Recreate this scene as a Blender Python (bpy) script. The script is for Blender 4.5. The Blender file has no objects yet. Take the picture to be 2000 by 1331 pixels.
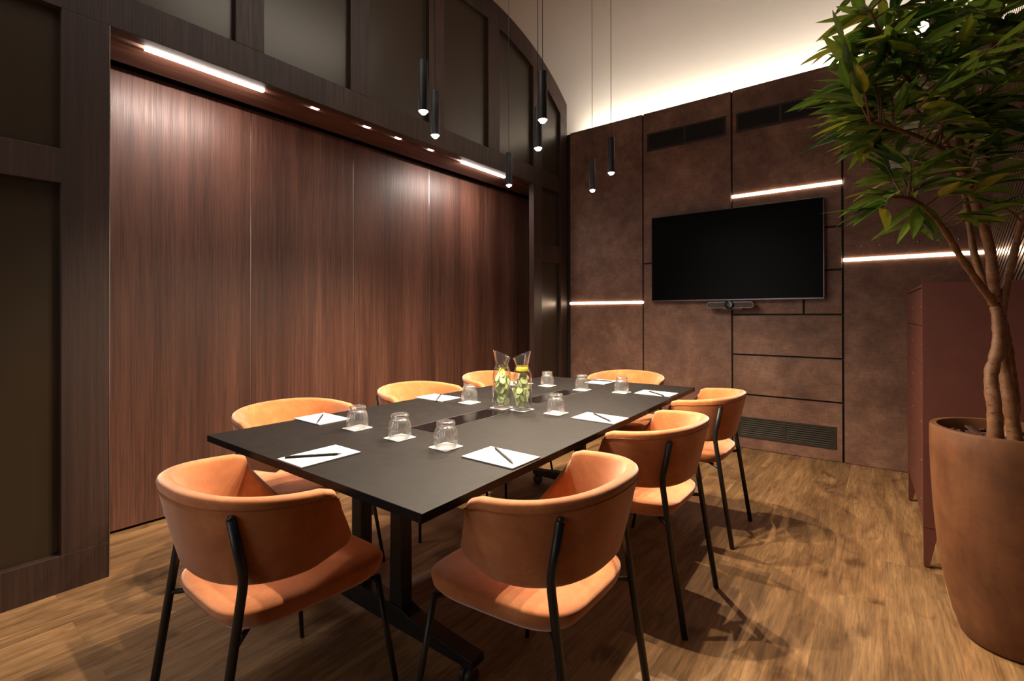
import bpy, bmesh, math, random
from mathutils import Vector, Matrix

# ------------------------------------------------------------------ camera, world, exposure
S = bpy.context.scene
COL = S.collection
rad = math.radians
cam_d = bpy.data.cameras.new('camera')
cam = bpy.data.objects.new('camera', cam_d)
COL.objects.link(cam)
cam_d.sensor_width = 36.0
cam_d.lens = 948.0 / 2000.0 * 36.0
cam_d.shift_y = -(665.5 - 610.2) / 2000.0
cam_d.clip_start = 0.05
cam.matrix_world = (Matrix.Translation((0, 0, 1.2)) @ Matrix.Rotation(rad(37.46), 4, 'Z')
                    @ Matrix.Rotation(rad(90.2), 4, 'X') @ Matrix.Rotation(rad(-0.11), 4, 'Z'))
S.camera = cam

world = bpy.data.worlds.new('world')
S.world = world
world.use_nodes = True
world.node_tree.nodes['Background'].inputs[0].default_value = (1.0, 0.85, 0.72, 1)
world.node_tree.nodes['Background'].inputs[1].default_value = 0.02

S.view_settings.view_transform = 'Standard'
S.view_settings.look = 'None'
S.view_settings.gamma = 1.0
S.view_settings.use_curve_mapping = False
S.view_settings.exposure = 0.0

PENDANT_W = 112.0
COVE_W = 62.0
SOFFIT_E = 38.0
LEDWALL_E = 22.0
FILL_W = 9.0

def lamp_area(name, loc, rot, sx, sy, watt, col=(1, .84, .68), parent=None, spread=180):
    d = bpy.data.lights.new(name, 'AREA')
    d.shape = 'RECTANGLE'; d.size = sx; d.size_y = sy; d.energy = watt; d.color = col; d.spread = rad(spread)
    o = bpy.data.objects.new(name, d); COL.objects.link(o)
    o.location = loc; o.rotation_euler = rot
    if parent: o.parent = parent
    return o
# added fill lamps under the ceiling, out of view
lamp_area('ceiling_fill_light', (-1.9, -0.5, 3.8), (rad(8), 0, 0), 0.8, 0.5, FILL_W * 1.5, (1, .90, .82), spread=110)
lamp_area('ceiling_fill_light', (-2.0, 1.0, 3.9), (0, 0, 0), 0.8, 0.8, FILL_W * 0.5, (1, .90, .82), spread=120)
# more added unseen fills: area lamp towards the left wall, spot on the tree
lamp_area('left_wall_fill_light', (-1.2, 2.2, 3.95), (0, rad(62), 0), 0.5, 1.6, 9.0, (1, .90, .76), spread=120)
_d = bpy.data.lights.new('tree_fill_spot', 'SPOT'); _d.energy = 110; _d.color = (1, .90, .74); _d.spot_size = rad(34); _d.spot_blend = .7; _d.shadow_soft_size = .03
_o = bpy.data.objects.new('tree_fill_spot', _d); COL.objects.link(_o); _o.location = (-1.3, 1.2, 3.9)
_o.rotation_euler = (Vector((.15, 2.3, 2.0)) - _o.location).to_track_quat('-Z', 'Y').to_euler()
# added soft fill lamp behind the camera, for surfaces facing it
lamp_area('rear_fill_light', (-1.9, -2.17, 1.6), (rad(90), 0, 0), 1.4, 1.6, 10, (1, .92, .86), spread=110)

# ------------------------------------------------------------------ material helpers
def new_mat(name):
    m = bpy.data.materials.new(name); m.use_nodes = True
    nt = m.node_tree; b = nt.nodes['Principled BSDF']
    return m, nt, b
def setp(b, **k):
    for key, v in k.items():
        b.inputs[key.replace('_', ' ')].default_value = v
def tex_coord(nt, scale=(1, 1, 1), rot=(0, 0, 0), out='Object'):
    tc = nt.nodes.new('ShaderNodeTexCoord'); mp = nt.nodes.new('ShaderNodeMapping')
    mp.inputs['Scale'].default_value = scale; mp.inputs['Rotation'].default_value = rot
    nt.links.new(tc.outputs[out], mp.inputs[0]); return mp.outputs[0]
def noise(nt, vec, scale=5, detail=3, rough=.5, dist=0):
    n = nt.nodes.new('ShaderNodeTexNoise'); n.inputs['Scale'].default_value = scale
    n.inputs['Detail'].default_value = detail; n.inputs['Roughness'].default_value = rough
    n.inputs['Distortion'].default_value = dist
    nt.links.new(vec, n.inputs['Vector']); return n.outputs['Fac']
def ramp(nt, fac, stops):
    r = nt.nodes.new('ShaderNodeValToRGB'); e = r.color_ramp.elements
    while len(e) < len(stops): e.new(.5)
    for i, (p, c) in enumerate(stops):
        e[i].position = p; e[i].color = (*c, 1) if len(c) == 3 else c
    nt.links.new(fac, r.inputs[0]); return r.outputs[0]
def mixc(nt, a, b, fac, mode='MIX'):
    m = nt.nodes.new('ShaderNodeMix'); m.data_type = 'RGBA'; m.blend_type = mode
    for sock, v in ((m.inputs[0], fac), (m.inputs[6], a), (m.inputs[7], b)):
        if hasattr(v, 'links'): nt.links.new(v, sock)
        else: sock.default_value = v if not isinstance(v, tuple) else ((*v, 1) if len(v) == 3 else v)
    return m.outputs[2]
def mathn(nt, op, a, b=0.0):
    m = nt.nodes.new('ShaderNodeMath'); m.operation = op
    for i, v in enumerate((a, b)):
        if hasattr(v, 'links'): nt.links.new(v, m.inputs[i])
        else: m.inputs[i].default_value = v
    return m.outputs[0]
def bump(nt, b, h, strength=.2, dist=.002):
    n = nt.nodes.new('ShaderNodeBump'); n.inputs['Strength'].default_value = strength
    n.inputs['Distance'].default_value = dist
    nt.links.new(h, n.inputs['Height']); nt.links.new(n.outputs[0], b.inputs['Normal'])
def plain(name, col, rough=.5, metal=0, bumps=0.0, **k):
    m, nt, b = new_mat(name)
    v = tex_coord(nt)
    n = noise(nt, v, 14, 4)
    c = ramp(nt, n, [(.3, tuple(x * .9 for x in col)), (.7, tuple(min(1, x * 1.08) for x in col))])
    nt.links.new(c, b.inputs['Base Color'])
    setp(b, Roughness=rough, Metallic=metal, **k)
    if bumps: bump(nt, b, noise(nt, v, 300, 2), bumps, .001)
    return m

def wood(name, dark, mid, light, axis='z', grain=170, band=5.0, rough=.42, bstr=.35):
    m, nt, b = new_mat(name)
    s = {'z': ((band, band, .22), (grain, grain, 4.0)), 'y': ((band, .3, band), (grain, 3.5, grain))}[axis]
    big = noise(nt, tex_coord(nt, s[0]), 1.0, 3, .6, .4)
    fine = noise(nt, tex_coord(nt, s[1]), 1.0, 4, .65)
    streak = noise(nt, tex_coord(nt, tuple(x * .28 for x in s[1])), 1.0, 3, .6)
    c1 = ramp(nt, big, [(.28, dark), (.5, mid), (.72, light)])
    c2 = ramp(nt, streak, [(.3, (.68, .65, .63)), (.7, (1.18, 1.14, 1.1))])
    c3 = ramp(nt, fine, [(.35, (.45, .42, .4)), (.6, (1.15, 1.15, 1.15))])
    c = mixc(nt, mixc(nt, c1, c2, 1.0, 'MULTIPLY'), c3, .75, 'MULTIPLY')
    nt.links.new(c, b.inputs['Base Color'])
    nt.links.new(ramp(nt, fine, [(.3, (rough + .15,) * 3), (.7, (rough - .06,) * 3)]), b.inputs['Roughness'])
    bump(nt, b, fine, bstr, .0012)
    return m

M = {}
M['panel_wood'] = wood('walnut_panel', (.050, .020, .014), (.110, .046, .031), (.165, .074, .050), grain=230, band=5.0, rough=.40, bstr=.5)
M['frame_wood'] = wood('dark_frame_wood', (.028, .013, .0095), (.042, .020, .0148), (.056, .028, .0205), grain=260, band=6, rough=.48, bstr=.3)
M['soffit_wood'] = wood('soffit_wood', (.06, .02, .012), (.10, .035, .02), (.14, .055, .03), axis='y', grain=120, band=5, rough=.6)
M['black'] = plain('black_gap', (.006, .005, .005), .7)
M['black_metal'] = plain('black_powder_coat', (.012, .012, .013), .42, 0.0)
M['matt_black'] = plain('matt_black_lamp', (.014, .014, .016), .5)
M['chrome'] = plain('brushed_chrome', (.6, .58, .55), .25, 1.0)
M['alu'] = plain('aluminium_strip', (.75, .68, .6), .3, 1.0)

def mk_glass_panel():
    m, nt, b = new_mat('bronze_satin_glass')
    n = noise(nt, tex_coord(nt), 3, 2)
    nt.links.new(ramp(nt, n, [(.3, (.036, .024, .0135)), (.7, (.043, .029, .0165))]), b.inputs['Base Color'])
    setp(b, Roughness=.34, Metallic=.25, Coat_Weight=.3, Coat_Roughness=.3)
    return m
M['bronze_glass'] = mk_glass_panel()

def mk_backwall():
    m, nt, b = new_mat('rust_brown_panel')
    v = tex_coord(nt)
    big = noise(nt, v, 2.2, 6, .62, .3)
    blot = noise(nt, v, 9, 5, .7)
    h1 = noise(nt, tex_coord(nt, (14, 14, 160)), 1, 3, .6)
    h2 = noise(nt, tex_coord(nt, (200, 200, 16)), 1, 3, .6)
    c = ramp(nt, big, [(.3, (.105, .053, .037)), (.52, (.190, .102, .073)), (.72, (.265, .158, .115))])
    c = mixc(nt, c, ramp(nt, blot, [(.3, (.68, .64, .62)), (.7, (1.22, 1.18, 1.12))]), 1.0, 'MULTIPLY')
    w = mathn(nt, 'MULTIPLY', h1, h2)
    c = mixc(nt, c, ramp(nt, w, [(.14, (.72, .7, .68)), (.36, (1.2, 1.2, 1.2))]), .8, 'MULTIPLY')
    nt.links.new(c, b.inputs['Base Color'])
    nt.links.new(ramp(nt, blot, [(.3, (.62,) * 3), (.7, (.46,) * 3)]), b.inputs['Roughness'])
    bump(nt, b, w, .25, .001)
    return m
M['rust'] = mk_backwall()

def mk_floor():
    m, nt, b = new_mat('oak_plank_floor')
    # planks run along y: brick texture with swapped axes
    v = tex_coord(nt, (1, 1, 1), (0, 0, rad(90)))
    br = nt.nodes.new('ShaderNodeTexBrick')
    br.offset = .37; br.offset_frequency = 2
    br.inputs['Scale'].default_value = 1.0
    br.inputs['Brick Width'].default_value = 1.25
    br.inputs['Row Height'].default_value = .21
    br.inputs['Mortar Size'].default_value = .0006
    br.inputs['Mortar Smooth'].default_value = .3
    br.inputs['Color1'].default_value = (0, 0, 0, 1); br.inputs['Color2'].default_value = (1, 1, 1, 1)
    br.inputs['Mortar'].default_value = (.5, .5, .5, 1)
    nt.links.new(v, br.inputs['Vector'])
    # per-plank offset of the grain
    tc = nt.nodes.new('ShaderNodeTexCoord')
    off = nt.nodes.new('ShaderNodeVectorMath'); off.operation = 'MULTIPLY_ADD'
    off.inputs[1].default_value = (3.1, 5.7, 2.3)
    nt.links.new(br.outputs['Color'], off.inputs[0]); nt.links.new(tc.outputs['Object'], off.inputs[2])
    def mp(scale):
        q = nt.nodes.new('ShaderNodeMapping'); q.inputs['Scale'].default_value = scale
        nt.links.new(off.outputs[0], q.inputs[0]); return q.outputs[0]
    big = noise(nt, mp((6, 1.1, 1)), 1.0, 5, .62, 1.2)
    fine = noise(nt, mp((150, 7, 1)), 1.0, 5, .7, .6)
    mid = noise(nt, mp((34, 2.6, 1)), 1.0, 5, .65, 1.0)
    knot = noise(nt, mp((7, 4, 1)), 1.0, 3, .5, .5)
    c = ramp(nt, big, [(.28, (.15, .080, .036)), (.5, (.27, .155, .068)), (.74, (.39, .24, .115))])
    c = mixc(nt, c, ramp(nt, mid, [(.3, (.55, .52, .5)), (.65, (1.15, 1.13, 1.1))]), .9, 'MULTIPLY')
    c = mixc(nt, c, ramp(nt, fine, [(.32, (.5, .47, .45)), (.6, (1.15, 1.15, 1.15))]), .7, 'MULTIPLY')
    c = mixc(nt, c, ramp(nt, knot, [(.60, (1, 1, 1)), (.74, (.40, .34, .30))]), 1.0, 'MULTIPLY')
    c = mixc(nt, c, ramp(nt, br.outputs['Color'], [(0, (.82, .82, .82)), (1, (1.12, 1.1, 1.08))]), 1.0, 'MULTIPLY')
    c = mixc(nt, c, (.06, .03, .015), mathn(nt, 'MULTIPLY', br.outputs['Fac'], .6))
    nt.links.new(c, b.inputs['Base Color'])
    nt.links.new(ramp(nt, fine, [(.3, (.55,) * 3), (.7, (.40,) * 3)]), b.inputs['Roughness'])
    bump(nt, b, fine, .25, .001)
    return m
M['floor'] = mk_floor()

M['plaster'] = plain('ceiling_plaster', (.46, .405, .35), .9)
for e_, c_ in zip(M['plaster'].node_tree.nodes['Color Ramp'].color_ramp.elements, ((.447, .393, .34, 1), (.46, .405, .35, 1))): e_.color = c_
M['cove_white'] = plain('cove_white', (.75, .72, .66), .8)

def mk_velvet():
    m, nt, b = new_mat('orange_velvet')
    v = tex_coord(nt)
    big = noise(nt, v, 7, 6, .65, .3)
    fine = noise(nt, v, 420, 2, .6)
    c = ramp(nt, big, [(.32, (.35, .105, .028)), (.55, (.48, .160, .045)), (.70, (.63, .245, .085))])
    c = mixc(nt, c, ramp(nt, fine, [(.3, (.86, .86, .86)), (.7, (1.06, 1.06, 1.06))]), .8, 'MULTIPLY')
    nt.links.new(c, b.inputs['Base Color'])
    setp(b, Roughness=.72, Sheen_Weight=.72, Sheen_Roughness=.5, Sheen_Tint=(1.0, .84, .76, 1))
    b.inputs['Specular IOR Level'].default_value = .15
    bump(nt, b, big, .12, .004)
    return m
M['velvet'] = mk_velvet()
M['piping'] = plain('orange_seam', (.30, .10, .03), .8)

def mk_tabletop():
    m, nt, b = new_mat('matt_black_laminate')
    v = tex_coord(nt)
    n = noise(nt, v, 6, 5, .6)
    nt.links.new(ramp(nt, n, [(.3, (.0085, .0070, .0070)), (.7, (.0105, .0088, .0086))]), b.inputs['Base Color'])
    nt.links.new(ramp(nt, noise(nt, v, 25, 4), [(.3, (.50,) * 3), (.7, (.60,) * 3)]), b.inputs['Roughness'])
    setp(b, Roughness=.5); b.inputs['Specular IOR Level'].default_value = .14
    return m
M['tabletop'] = mk_tabletop()
M['gloss_black'] = plain('gloss_black', (.006, .005, .006), .12)
M['screen'] = plain('screen_black', (.0006, .0006, .0006), .35)
M['screen'].node_tree.nodes['Principled BSDF'].inputs['Specular IOR Level'].default_value = .06
M['paper'] = plain('white_paper', (.42, .44, .475), .8)
M['coaster'] = plain('white_coaster_card', (.40, .40, .41), .85, bumps=.2)
M['ink'] = plain('grey_print', (.25, .25, .27), .8)
M['pen'] = plain('black_pencil', (.012, .011, .012), .45)
M['cabinet'] = plain('oxblood_lacquer', (.092, .025, .0165), .5)
M['soil'] = plain('bark_mulch', (.05, .018, .014), .9, bumps=.6)

def mk_terracotta():
    m, nt, b = new_mat('rusty_terracotta')
    v = tex_coord(nt)
    big = noise(nt, v, 4, 6, .65, .6)
    drip = noise(nt, tex_coord(nt, (14, 14, 2)), 1, 4, .6)
    c = ramp(nt, big, [(.3, (.085, .028, .008)), (.55, (.150, .056, .019)), (.75, (.18, .080, .032))])
    c = mixc(nt, c, ramp(nt, drip, [(.3, (.75, .68, .62)), (.7, (1.15, 1.15, 1.12))]), .9, 'MULTIPLY')
    nt.links.new(c, b.inputs['Base Color']); setp(b, Roughness=.62)
    bump(nt, b, noise(nt, v, 60, 4), .2, .002)
    return m
M['terracotta'] = mk_terracotta()

def mk_bark():
    m, nt, b = new_mat('brown_bark')
    v = tex_coord(nt)
    n = noise(nt, v, 30, 5, .7)
    lent = noise(nt, tex_coord(nt, (60, 60, 110)), 1, 2, .5)
    c = ramp(nt, n, [(.3, (.11, .042, .015)), (.7, (.25, .115, .048))])
    c = mixc(nt, c, ramp(nt, lent, [(.62, (1, 1, 1)), (.72, (.35, .2, .14))]), 1, 'MULTIPLY')
    nt.links.new(c, b.inputs['Base Color']); setp(b, Roughness=.6)
    bump(nt, b, n, .5, .004)
    return m
M['bark'] = mk_bark()

def mk_leaf():
    m, nt, b = new_mat('long_green_leaf')
    at = nt.nodes.new('ShaderNodeAttribute'); at.attribute_name = 'tone'
    c = ramp(nt, at.outputs['Fac'], [(0, (.030, .085, .022)), (.35, (.10, .20, .028)), (.7, (.28, .40, .045)), (1, (.50, .48, .05))])
    vn = noise(nt, tex_coord(nt), 60, 3)
    c = mixc(nt, c, ramp(nt, vn, [(.3, (.85, .85, .85)), (.7, (1.1, 1.1, 1.1))]), 1, 'MULTIPLY')
    nt.links.new(c, b.inputs['Base Color']); setp(b, Roughness=.38)
    tr = nt.nodes.new('ShaderNodeBsdfTranslucent'); nt.links.new(c, tr.inputs[0])
    mx = nt.nodes.new('ShaderNodeMixShader'); mx.inputs[0].default_value = .35
    out = nt.nodes['Material Output']
    nt.links.new(b.outputs[0], mx.inputs[1]); nt.links.new(tr.outputs[0], mx.inputs[2]); nt.links.new(mx.outputs[0], out.inputs[0])
    return m
M['leaf'] = mk_leaf()

def mk_clear(name, tint=(.96, .97, .97), gloss=1.0, edge=.62, rough=.04, milk=0.0, power=1.0):
    m = bpy.data.materials.new(name); m.use_nodes = True; nt = m.node_tree
    nt.nodes.remove(nt.nodes['Principled BSDF'])
    t = nt.nodes.new('ShaderNodeBsdfTransparent'); t.inputs[0].default_value = (*tint, 1)
    g = nt.nodes.new('ShaderNodeBsdfGlossy'); g.inputs[0].default_value = (gloss, gloss, gloss, 1); g.inputs['Roughness'].default_value = rough
    lw = nt.nodes.new('ShaderNodeLayerWeight'); lw.inputs['Blend'].default_value = .5
    f = mathn(nt, 'ADD', mathn(nt, 'MULTIPLY', mathn(nt, 'POWER', lw.outputs['Facing'], power), edge), .04)
    mx = nt.nodes.new('ShaderNodeMixShader')
    nt.links.new(f, mx.inputs[0]); nt.links.new(t.outputs[0], mx.inputs[1]); nt.links.new(g.outputs[0], mx.inputs[2])
    last = mx.outputs[0]
    if milk:
        d = nt.nodes.new('ShaderNodeBsdfDiffuse'); d.inputs[0].default_value = (.8, .8, .8, 1)
        m2 = nt.nodes.new('ShaderNodeMixShader'); m2.inputs[0].default_value = milk
        nt.links.new(last, m2.inputs[1]); nt.links.new(d.outputs[0], m2.inputs[2]); last = m2.outputs[0]
    nt.links.new(last, nt.nodes['Material Output'].inputs[0])
    return m
M['glass'] = mk_clear('clear_glass', (.96, .96, .96), 1.0, .55, .03, .006, 2.0)
M['rib_glass'] = mk_clear('ribbed_clear_glass', (.93, .93, .93), 1.0, .75, .10, .03, 1.6)
M['water'] = mk_clear('clear_water', (.97, .99, .96), .8, .15)
M['cucumber'] = plain('cucumber_flesh', (.74, .82, .42), .35)
M['cucumber'].node_tree.nodes['Principled BSDF'].inputs['Subsurface Weight'].default_value = .15
M['peel'] = plain('cucumber_skin', (.06, .13, .025), .35)
M['lemon'] = plain('lemon_slice', (.85, .62, .03), .4)
M['slat'] = plain('bronze_slat', (.30, .20, .15), .28, .75)
M['grille'] = plain('bronze_grille', (.036, .028, .022), .45, .3)
M['camera_grey'] = plain('camera_grey_fabric', (.055, .045, .045), .7)

def emit(name, col, st):
    m = bpy.data.materials.new(name); m.use_nodes = True; nt = m.node_tree
    nt.nodes.remove(nt.nodes['Principled BSDF'])
    e = nt.nodes.new('ShaderNodeEmission'); e.inputs[0].default_value = (*col, 1); e.inputs[1].default_value = st
    nt.links.new(e.outputs[0], nt.nodes['Material Output'].inputs[0]); return m
M['led_soffit'] = emit('led_white', (1, .86, .76), SOFFIT_E)
M['led_wall'] = emit('led_warm', (1, .72, .50), LEDWALL_E)
M['led_spot'] = emit('led_spot', (1, .88, .8), 30)
M['bulb'] = emit('pendant_bulb', (1, .85, .68), 300)

# ------------------------------------------------------------------ mesh helpers
def link(name, me, mat, parent=None, smooth=False):
    if mat is not None:
        for mm in (mat if isinstance(mat, (list, tuple)) else [mat]): me.materials.append(mm)
    o = bpy.data.objects.new(name, me); COL.objects.link(o)
    if parent: o.parent = parent
    if smooth:
        for p in me.polygons: p.use_smooth = True
    return o
def obj(name, bm, mat, parent=None, smooth=False, bev=0.0, seg=2, autos=None):
    bmesh.ops.recalc_face_normals(bm, faces=bm.faces)
    me = bpy.data.meshes.new(name); bm.to_mesh(me); bm.free()
    o = link(name, me, mat, parent, smooth)
    if bev:
        md = o.modifiers.new('bevel', 'BEVEL'); md.width = bev; md.segments = seg; md.limit_method = 'ANGLE'
    if autos:
        for p in me.polygons: p.use_smooth = True
        me.set_sharp_from_angle(angle=rad(autos))
    return o
def box(bm, x0, x1, y0, y1, z0, z1, mi=0):
    v = [bm.verts.new(p) for p in ((x0, y0, z0), (x1, y0, z0), (x1, y1, z0), (x0, y1, z0), (x0, y0, z1), (x1, y0, z1), (x1, y1, z1), (x0, y1, z1))]
    for f in ((0, 3, 2, 1), (4, 5, 6, 7), (0, 1, 5, 4), (1, 2, 6, 5), (2, 3, 7, 6), (3, 0, 4, 7)):
        fc = bm.faces.new([v[i] for i in f]); fc.material_index = mi
    return v
def prism_x(bm, pts, x0, x1):     # polygon in (y,z) extruded along x
    a = [bm.verts.new((x0, y, z)) for y, z in pts]; b = [bm.verts.new((x1, y, z)) for y, z in pts]
    bm.faces.new(a); bm.faces.new(b[::-1]); n = len(pts)
    for i in range(n): bm.faces.new((a[i], b[i], b[(i + 1) % n], a[(i + 1) % n]))
def prism_y(bm, pts, y0, y1):     # polygon in (x,z) extruded along y
    a = [bm.verts.new((x, y0, z)) for x, z in pts]; b = [bm.verts.new((x, y1, z)) for x, z in pts]
    bm.faces.new(a); bm.faces.new(b[::-1]); n = len(pts)
    for i in range(n): bm.faces.new((a[i], b[i], b[(i + 1) % n], a[(i + 1) % n]))
def prism_z(bm, pts, z0, z1):
    a = [bm.verts.new((x, y, z0)) for x, y in pts]; b = [bm.verts.new((x, y, z1)) for x, y in pts]
    bm.faces.new(a[::-1]); bm.faces.new(b); n = len(pts)
    for i in range(n): bm.faces.new((a[i], b[i], b[(i + 1) % n], a[(i + 1) % n]))
def lathe(bm, prof, n=32, c=(0, 0, 0), rib=0, ribamp=0, ribz=(0, 0), tilt=None):
    rings = []
    for (r, z) in prof:
        if r < 1e-6: rings.append([bm.verts.new((c[0], c[1], c[2] + z))]); continue
        ring = []
        for i in range(n):
            a = 2 * math.pi * i / n
            rr = r
            if rib and ribz[0] < z < ribz[1]: rr = r * (1 + ribamp * math.cos(rib * a))
            zz = z + (tilt(a, r, z) if tilt else 0)
            ring.append(bm.verts.new((c[0] + rr * math.cos(a), c[1] + rr * math.sin(a), c[2] + zz)))
        rings.append(ring)
    for a, b in zip(rings, rings[1:]):
        if len(a) == 1 and len(b) == 1: continue
        for i in range(n):
            j = (i + 1) % n
            if len(a) == 1: bm.faces.new((a[0], b[i], b[j]))
            elif len(b) == 1: bm.faces.new((a[i], a[j], b[0]))
            else: bm.faces.new((a[i], a[j], b[j], b[i]))
def tube(bm, pts, radii, n=12, cap=True):
    pts = [Vector(p) for p in pts]
    if not hasattr(radii, '__len__'): radii = [radii] * len(pts)
    prev = None; rings = []
    for i, p in enumerate(pts):
        t = (pts[min(i + 1, len(pts) - 1)] - pts[max(i - 1, 0)]).normalized()
        if prev is None:
            u = t.orthogonal().normalized()
        else:
            u = (prev - t * prev.dot(t)).normalized()
        prev = u; w = t.cross(u)
        rings.append([bm.verts.new(p + (u * math.cos(2 * math.pi * k / n) + w * math.sin(2 * math.pi * k / n)) * radii[i]) for k in range(n)])
    for a, b in zip(rings, rings[1:]):
        for k in range(n): bm.faces.new((a[k], a[(k + 1) % n], b[(k + 1) % n], b[k]))
    if cap: bm.faces.new(rings[0][::-1]); bm.faces.new(rings[-1])
def smooth_path(pts, k=6):
    pts = [Vector(p) for p in pts]; out = []
    for i in range(len(pts) - 1):
        p0 = pts[max(i - 1, 0)]; p1 = pts[i]; p2 = pts[i + 1]; p3 = pts[min(i + 2, len(pts) - 1)]
        for j in range(k):
            t = j / k
            out.append(.5 * ((2 * p1) + (p2 - p0) * t + (2 * p0 - 5 * p1 + 4 * p2 - p3) * t * t + (3 * p1 - p0 - 3 * p2 + p3) * t ** 3))
    out.append(pts[-1]); return out
def round_path(pts, r, k=5):      # polyline with rounded corners
    pts = [Vector(p) for p in pts]; out = [pts[0]]
    for a, b, c in zip(pts, pts[1:], pts[2:]):
        p = b + (a - b).normalized() * r; q = b + (c - b).normalized() * r
        for i in range(k + 1):
            t = i / k; out.append((1 - t) ** 2 * p + 2 * t * (1 - t) * b + t * t * q)
    out.append(pts[-1]); return out
def empty(name, loc=(0, 0, 0), rz=0.0):
    o = bpy.data.objects.new(name, None); COL.objects.link(o); o.location = loc; o.rotation_euler = (0, 0, rz)
    o.empty_display_size = .1; return o
def tag(o, label, cat, group=None):
    o['label'] = label; o['category'] = cat
    if group: o['group'] = group
    return o
def struct(name, bm, mat, label=None, **k):
    o = obj(name, bm, mat, **k); o['kind'] = 'structure'
    if label: o['label'] = label
    return o
def dup(root, loc, rz):
    r = root.copy(); COL.objects.link(r); r.location = loc; r.rotation_euler = (0, 0, rz)
    for ch in root.children:
        c = ch.copy(); COL.objects.link(c); c.parent = r
        for g in ch.children:
            d = g.copy(); COL.objects.link(d); d.parent = c
    return r

# ------------------------------------------------------------------ room shell
XL, YB, XR = -2.82, 4.70, 0.59
bm = bmesh.new(); box(bm, -3.6, 1.6, -2.2, 5.6, -.1, 0); struct('floor', bm, M['floor'], 'oak plank floor')

AC, AR = (3.25, 1.77), 2.30       # centre (y,z) and radius of the vault
def arc_z(y, r=AR): return AC[1] + (math.sqrt(max(r * r - (y - AC[0]) ** 2, 0)) if y > AC[0] else r)
bm = bmesh.new()
inner = [(-2.2, arc_z(0))] + [(AC[0] + AR * math.sin(rad(a)), AC[1] + AR * math.cos(rad(a))) for a in range(0, 70, 3)]
outer = [(y, z + .12) for y, z in inner]
prism_x(bm, inner + [(inner[-1][0] + .15, inner[-1][1]), (inner[-1][0] + .15, outer[-1][1])] + outer[::-1][1:], -3.6, 1.6)
struct('ceiling', bm, M['plaster'], 'pale vaulted plaster ceiling', autos=30)
bm = bmesh.new(); box(bm, -3.6, 1.6, 5.36, 5.5, 0, 2.7); struct('wall_cove', bm, M['cove_white'], 'pale wall behind the light cove')
bm = bmesh.new(); box(bm, -3.6, 1.6, -2.35, -2.2, 0, 4.2); struct('wall_near', bm, M['frame_wood'])
bm = bmesh.new(); box(bm, 1.5, 1.6, -2.2, 5.4, 0, 4.2); struct('wall_outer', bm, M['cove_white'])

# left wall: wooden frame with bronze glass bays and the wide niche
T = .06
xb = XL - T
bm = bmesh.new()
def bar(y0, y1, z0, z1): box(bm, xb, XL, y0, y1, z0, z1)
bar(-2.2, .643, 0, .16)                       # bottom rail
bar(.48, .643, .16, 2.53)                     # post left of the niche
bar(-.70, -.54, .16, 2.53); bar(-1.9, -1.74, .16, 2.53)
bar(-.54, .48, 1.77, 1.918); bar(-1.74, -.70, 1.77, 1.918)
bar(-2.2, 4.70, 2.53, 2.70)                   # long rail above the niche
bar(4.048, 4.19, 0, 2.53); bar(4.565, 4.70, 0, 2.53)
bar(4.19, 4.565, 1.757, 1.94); bar(4.19, 4.565, 0, .16)
mull = [(4.045, 4.205), (3.338, 3.50), (2.62, 2.785), (1.915, 2.065), (1.19, 1.345), (.47, .63), (-.25, -.09), (-.97, -.81), (-1.69, -1.53)]
for a, b in mull:
    prism_x(bm, [(a, 2.70), (b, 2.70), (b, arc_z(b, 2.101)), (a, arc_z(a, 2.101))], xb, XL)
prism_x(bm, [(4.565, 2.70), (4.70, 2.70), (4.70, arc_z(4.70, 2.101)), (4.565, arc_z(4.565, 2.101))], xb, XL)
ys = [-2.2, 0, 2.0, 3.25] + [3.25 + .1 * i for i in range(1, 15)] + [4.70]
prism_x(bm, [(y, arc_z(y) - .002) for y in ys] + [(y, arc_z(y, 2.10)) for y in ys[::-1]], xb, XL)
wl = struct('wall_left', bm, M['frame_wood'], 'dark wooden wall frame holding bronze glass panels', bev=.002)
def pane(y0, y1, z0, z1, arc=False):
    b = bmesh.new()
    if arc:
        n = 6; yy = [y0 + (y1 - y0) * i / n for i in range(n + 1)]
        prism_x(b, [(y0, z0), (y1, z0)] + [(y, arc_z(y, 2.2)) for y in yy[::-1]], XL - .05, XL - .035)
    else: box(b, XL - .05, XL - .035, y0, y1, z0, z1)
    obj('glass_panel', b, M['bronze_glass'], wl)
pane(-.56, .50, .14, 1.79); pane(-.56, .50, 1.90, 2.55); pane(-1.76, -.68, .14, 1.79); pane(-1.76, -.68, 1.90, 2.55)
pane(4.17, 4.58, .14, 1.77); pane(4.17, 4.58, 1.93, 2.55)
edges = [4.58, 4.19, 4.06, 3.485, 3.35, 2.77, 2.635, 2.05, 1.93, 1.33, 1.205, .615, .485, -.105, -.235, -.825, -.955, -1.545]
for i in range(0, len(edges), 2):
    pane(edges[i + 1], edges[i], 2.68, 0, True)
bm = bmesh.new(); box(bm, xb - .04, xb - .001, -2.2, .60, 0, 4.0); box(bm, xb - .04, xb - .001, 4.2, 4.7, 0, 3.4)
prism_x(bm, [(.6, 2.72)] + [(4.7, 2.72)] + [(y, arc_z(y, 2.28)) for y in ys[::-1] if y > .6] + [(.6, 4.0)], xb - .04, xb - .001)
struct('wall_backing', bm, M['black'])

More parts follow.
